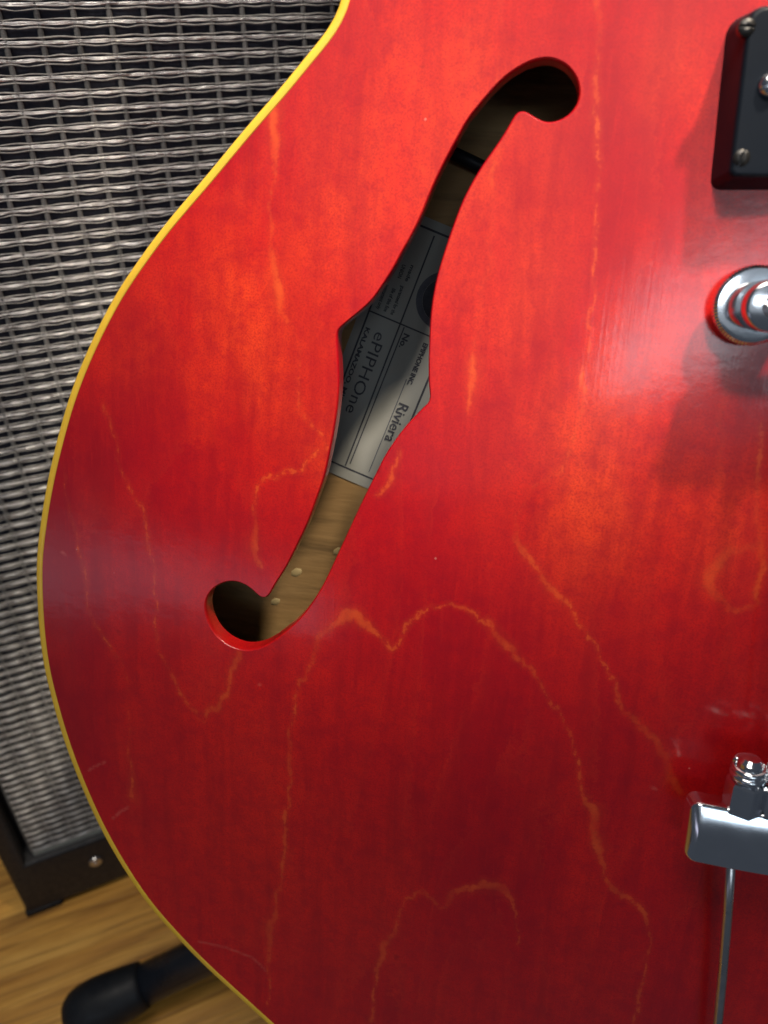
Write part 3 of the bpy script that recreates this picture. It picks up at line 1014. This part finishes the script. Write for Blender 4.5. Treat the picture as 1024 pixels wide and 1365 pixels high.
# ------------------------------------------------------------------ bridge: thumbwheel, post, bar
BU, BV = body_at(1031, 408, ARCH + 14)
wB = arch([(BU, BV)])[0]
BU, BV = body_at(1031, 408, wB + 16.0)
def kn(k, r, z): return (0.16 if k % 2 else -0.12) if r > 7.4 else 0
WW = 3.0
bm = lathe_bm([(0, wB + WW), (7.0, wB + WW), (7.5, wB + WW + 0.35), (7.5, wB + WW + 2.0), (6.95, wB + WW + 2.6), (6.1, wB + WW + 2.7), (0, wB + WW + 2.7)], 144, kn)
for v in bm.verts: v.co = Vector(v.co) * 0.001
xf(bm, Gm(BU, BV, 0))
wheel = bmo('thumbwheel', bm, M['chrome'], guitar, angle=30)
wheel['label'] = 'knurled chrome bridge thumbwheel'
bm = lathe_bm([(2.2, -4), (2.2, wB + WW), (2.2, wB + WW + 3), (2.2, wB + 9.0)], 24)
for v in bm.verts: v.co = Vector(v.co) * 0.001
bmo('bridge_post', xf(bm, Gm(BU, BV, 0)), M['chrome'], guitar, smooth=True)
bm = bmesh.new()
def stadium(r, w, off=0.0):
    P = []
    u1 = 2 * UC - BU
    for k in range(25):
        a_ = math.pi / 2 + math.pi * k / 24
        P.append((BU + r * math.cos(a_), BV + r * math.sin(a_), w))
    for k in range(25):
        a_ = -math.pi / 2 + math.pi * k / 24
        P.append((u1 + r * math.cos(a_), BV + r * math.sin(a_), w))
    return P
lev = [(4.3, wB + 8.6), (4.7, wB + 9.2), (4.7, wB + 15.2), (4.5, wB + 15.8), (4.0, wB + 16.0), (2.3, wB + 14.3), (2.1, wB + 14.0), (2.1, wB + 11.5)]
rr = [[bm.verts.new(G(*p)) for p in stadium(r, w)] for r, w in lev[:5]]
for a_, b_ in zip(rr[:-1], rr[1:]):
    for i in range(50): bm.faces.new((a_[i], a_[(i + 1) % 50], b_[(i + 1) % 50], b_[i]))
bm.faces.new(rr[0][::-1])
bm.faces.new(rr[-1])
bmo('bridge_bar', bm, M['chrome'], guitar, angle=35)
screw(BU + 0.3, BV, wB + 16.05, 2.2, name='post_screw', dome=0.35, mat='dullchrome')
for k in range(6):
    bm = box_bm(UC - 27.5 + k * 10.4, UC - 24 + k * 10.4 + .6, BV - 3, BV + 3, wB + 15.9, wB + 18.5, 0.5, 2)
    for v in bm.verts: v.co = Vector(G(*v.co))
    bmo('saddle', bm, M['chrome'], guitar, angle=40)

# ------------------------------------------------------------------ tailpiece: two rod forks with cross bars
WBAR = 8.0                                          # bar front face over the rim plane + arch
pA = body_at(926, 1079, ARCH + 6 + WBAR)            # front face upper left
pB = body_at(918, 1146, ARCH + 6 + WBAR)
TU0 = (pA[0] + pB[0]) / 2
TV1, TV0 = pA[1] + 0.8, pB[1] - 0.3
TU0 -= 0.8
TW1 = ARCH + 6 + WBAR
TW0 = TW1 - 6.5
tp_len = UC - TU0 - 4
def fork(u0, u1, v0, v1, rods, name_lab=None):
    # arched cross bar with rounded ends
    bm = bmesh.new()
    nseg = 44
    rings_ = []
    for i in range(nseg + 1):
        s = i / nseg
        if i <= 12: u = u0 + 2.6 * (1 - math.cos(math.pi / 2 * i / 12))
        elif i >= nseg - 12: u = u1 - 2.6 * (1 - math.cos(math.pi / 2 * (nseg - i) / 12))
        else: u = u0 + 2.6 + (u1 - u0 - 5.2) * (i - 12) / (nseg - 24)
        s = (u - u0) / (u1 - u0)
        e = min(u - u0, u1 - u)
        rnd = 2.6
        shrink = 0 if e > rnd else (rnd - math.sqrt(max(rnd * rnd - (rnd - e)**2, 0)))
        h2 = (v1 - v0) / 2 - shrink * 0.75
        t2 = (TW1 - TW0) / 2 - shrink * 0.5
        sag = 1.0 * math.sin(math.pi * s)
        cv, cw = (v0 + v1) / 2 - 0.8 * math.sin(math.pi * s), (TW0 + TW1) / 2 + 0.3 * sag
        r = 0.9
        P = rounded_rect(-h2, h2, -t2, t2, min(r, t2 * .9, h2 * .9), 5)
        k0 = 6                                     # front face: between the first and second corner arcs
        A_, B_ = P[k0 - 1], P[k0]
        front_ = [A_ + (B_ - A_) * q for q in (0.12, 0.3, 0.5, 0.7, 0.88)]
        for q, f_ in zip((0.42, 0.84, 1.0, 0.84, 0.42), front_): f_[1] += 0.85 * q * min(1, e / 2.0)
        P = np.vstack([P[:k0], front_, P[k0:]])
        ta = math.radians(7.5)
        rings_.append([bm.verts.new(G(u, cv + p[0] * math.cos(ta) + p[1] * math.sin(ta), cw + p[1] * math.cos(ta) - p[0] * math.sin(ta))) for p in P])
    n = len(rings_[0])
    for a_, b_ in zip(rings_[:-1], rings_[1:]):
        for i in range(n): bm.faces.new((a_[i], a_[(i + 1) % n], b_[(i + 1) % n], b_[i]))
    bm.faces.new(rings_[0][::-1]); bm.faces.new(rings_[-1])
    bmesh.ops.recalc_face_normals(bm, faces=bm.faces[:])
    bar = bmo('tailpiece_bar', bm, M['chrome'], guitar, angle=60)
    wnm(bar)
    for (ua, ub) in rods:
        pts = []
        for k in range(9):
            s = k / 8
            v = v0 + 3 + (BOT - 4 - v0 - 3) * s
            wq = (TW0 + TW1) / 2 - 1.2 + (-2.0 - (TW0 + TW1) / 2) * s ** 1.6
            pts.append(G(ua + (ub - ua) * s, v, max(wq, arch([(ua, v)])[0] + 1.6) if s < 0.95 else wq))
        bmo('tailpiece_rod', tube_bm(pts, 0.00112, 14), M['dullchrome'], guitar, smooth=True)
    return bar
rA = body_at(967, 1165, TW0 + 2.0)
rB = body_at(955, 1350, TW0 - 2)
slope = (rB[0] - rA[0]) / (rB[1] - rA[1])
uEnd = rA[0] + slope * (BOT - rA[1])
bar1 = fork(TU0, UC + 8, TV0, TV1, [(rA[0], uEnd), (UC + 3, UC + 3)])
bar1['label'] = 'chrome tailpiece bar with rounded end'
bar2 = fork(UC + 10, 2 * UC - TU0, TV0 - 45, TV1 - 45, [(UC + 15, UC + 15), (2 * UC - rA[0], 2 * UC - uEnd)])
# string ferrules on the upper edge of the bars, strings running to the bridge and the neck
f0 = body_at(993, 1060, (TW0 + TW1) / 2 + 1)
SU0 = f0[0]
RotV = Matrix.Rotation(-math.pi / 2, 4, 'X')         # lathe axis z -> +v
def ferrule(u, v, w):
    bm = lathe_bm([(0, -1), (4.0, -1), (4.0, 0.2), (4.15, 0.5), (4.15, 5.8), (3.8, 6.3), (0, 6.3)], 6)
    for vv in bm.verts: vv.co = Vector(vv.co) * 0.001
    bmo('ferrule', xf(bm, Gm(u, v, w) @ RotV @ Matrix.Rotation(0.62, 4, 'Z')), M['chrome'], guitar, angle=30)
    # wraps of the string end
    pts = []
    for k in range(75):
        a_ = 2 * math.pi * k / 30
        h = 7.0 + 1.35 * k / 30 + 0.35 * math.sin(k * .21)
        r_ = 3.1 - 0.14 * k / 30
        pts.append(Gm(u, v, w) @ RotV @ Vector((r_ * .001 * math.cos(a_), r_ * .001 * math.sin(a_), h * .001)))
    bmo('string_wrap', tube_bm(pts, 0.00085, 8), M['chrome'], guitar, smooth=True)
    bm = lathe_bm([(0, 6.2), (2.75, 6.2), (2.75, 10.9), (1.9, 11.9), (0, 12.2)], 20)
    for vv in bm.verts: vv.co = Vector(vv.co) * 0.001
    bmo('ball_end', xf(bm, Gm(u, v, w) @ RotV), M['chrome'], guitar, angle=40)
NUTV = 395.0
for k in range(6):
    uB = UC - 25.7 + k * 10.4
    vT = TV1 if k < 3 else TV1 - 45
    uT = SU0 + (UC - 10 - SU0) * k / 2.0 if k < 3 else 2 * UC - (SU0 + (UC - 10 - SU0) * (5 - k) / 2.0)
    ferrule(uT, vT, (TW0 + TW1) / 2 + 0.6)
    rad = (0.00062, 0.0005, 0.0004, 0.0003, 0.00022, 0.00018)[k]
    su = uT + 4.9
    bmo('string', tube_bm([G(su, vT - 3, TW0 + 2.6), G(su + 0.2, vT + 12, TW0 + 3.4), G(uB, BV, wB + 18.9), G(UC + (uB - UC) * .68, NUTV, 15)], rad, 8), M['steel'], guitar, smooth=True)
# neck (out of the picture, carries the strings)
bm = box_bm(UC - 26, UC + 26, 150, NUTV + 4, -14, 8.5, 3, 2)
for v in bm.verts:
    s = (v.co.y - 150) / (NUTV - 150)
    v.co.x = UC + (v.co.x - UC) * (1 - 0.16 * s)
    v.co = Vector(G(*v.co))
bmo('neck', bm, M['red'], guitar, angle=40)
bm = box_bm(UC - 25, UC + 25, 118, NUTV, 8.55, 12.5, 0.8, 2)
for v in bm.verts:
    s = (v.co.y - 118) / (NUTV - 118)
    v.co.x = UC + (v.co.x - UC) * (1 - 0.16 * s)
    v.co = Vector(G(*v.co))
bmo('fingerboard', bm, M['ebony'], guitar, angle=40)

# ------------------------------------------------------------------ guitar stand
stand = bpy.data.objects.new('guitar_stand', None)
tag(stand, 'black tubular guitar stand with rubber-capped leg on the oak floor', 'stand')
hub = GO + (GU * (UC) + GV * (BOT + 60) + GN * (-75)) * 0.001
stand.location = (hub[0], hub[1], 0)
col.objects.link(stand)
SL = Vector((hub[0], hub[1], 0))
Fa = Vector(floor_at(122, 1346, 0.0135))
Fb = Vector(floor_at(225, 1303, 0.0165))
dirl = (Fb - Fa).normalized()
capr = 0.0175
tip = Fa - SL
def leg(tip_, end_, name='leg'):
    d = (end_ - tip_).normalized()
    lg = bmo(name, tube_bm([tip_ + d * 0.018, tip_ + (end_ - tip_) * .5, end_], 0.0098, 20), M['tube'], stand, smooth=True)
    L_ = (0.0, 0.005, 0.0090, 0.0115, 0.0130, 0.0134, 0.0131, 0.0122, 0.0114, 0.0110, 0.0100)
    S_ = (-0.0130, -0.0126, -0.0110, -0.0080, -0.0035, 0.003, 0.010, 0.018, 0.024, 0.0265, 0.0270)
    bmo('rubber_cap', tube_bm([tip_ + d * s for s in S_], list(max(x, 0.0004) for x in L_), 24), M['rubber'], lg, smooth=True)
    return lg
end = Fa + dirl * 0.30 - SL
end.z = 0.075
leg(tip, end)
leg(Vector((0.26, -0.05, 0.0136)), Vector((0.0, 0.0, 0.09)))
leg(Vector((0.02, 0.22, 0.0136)), Vector((0.0, 0.0, 0.09)))
mid = Vector((0, 0, 0.085))
bmo('hub', tube_bm([Vector((end.x * .5, end.y * .5, .055)), mid + Vector((0, 0, .0)), mid + Vector((0, 0, .05))], [0.018, 0.024, 0.02], 20), M['rubber'], stand, smooth=True)
topm = Vector(GO + (GU * UC + GV * (BOT + 330) + GN * (-85)) * .001) - SL
bmo('mast', tube_bm([mid, topm], 0.011, 18), M['tube'], stand, smooth=True)
for sgn in (-1, 1):
    q0 = Vector(GO + (GU * UC + GV * (BOT + 20) + GN * (-75)) * .001) - SL
    q1 = Vector(GO + (GU * (UC + sgn * 70) + GV * (BOT - 12) + GN * (-62)) * .001) - SL
    q2 = Vector(GO + (GU * (UC + sgn * 75) + GV * (BOT - 6) + GN * (8)) * .001) - SL
    q3 = Vector(GO + (GU * (UC + sgn * 76) + GV * (BOT + 12) + GN * (16)) * .001) - SL
    bmo('yoke_arm', tube_bm([q0, q1, q2, q3], 0.0075, 14), M['rubber'], stand, smooth=True)
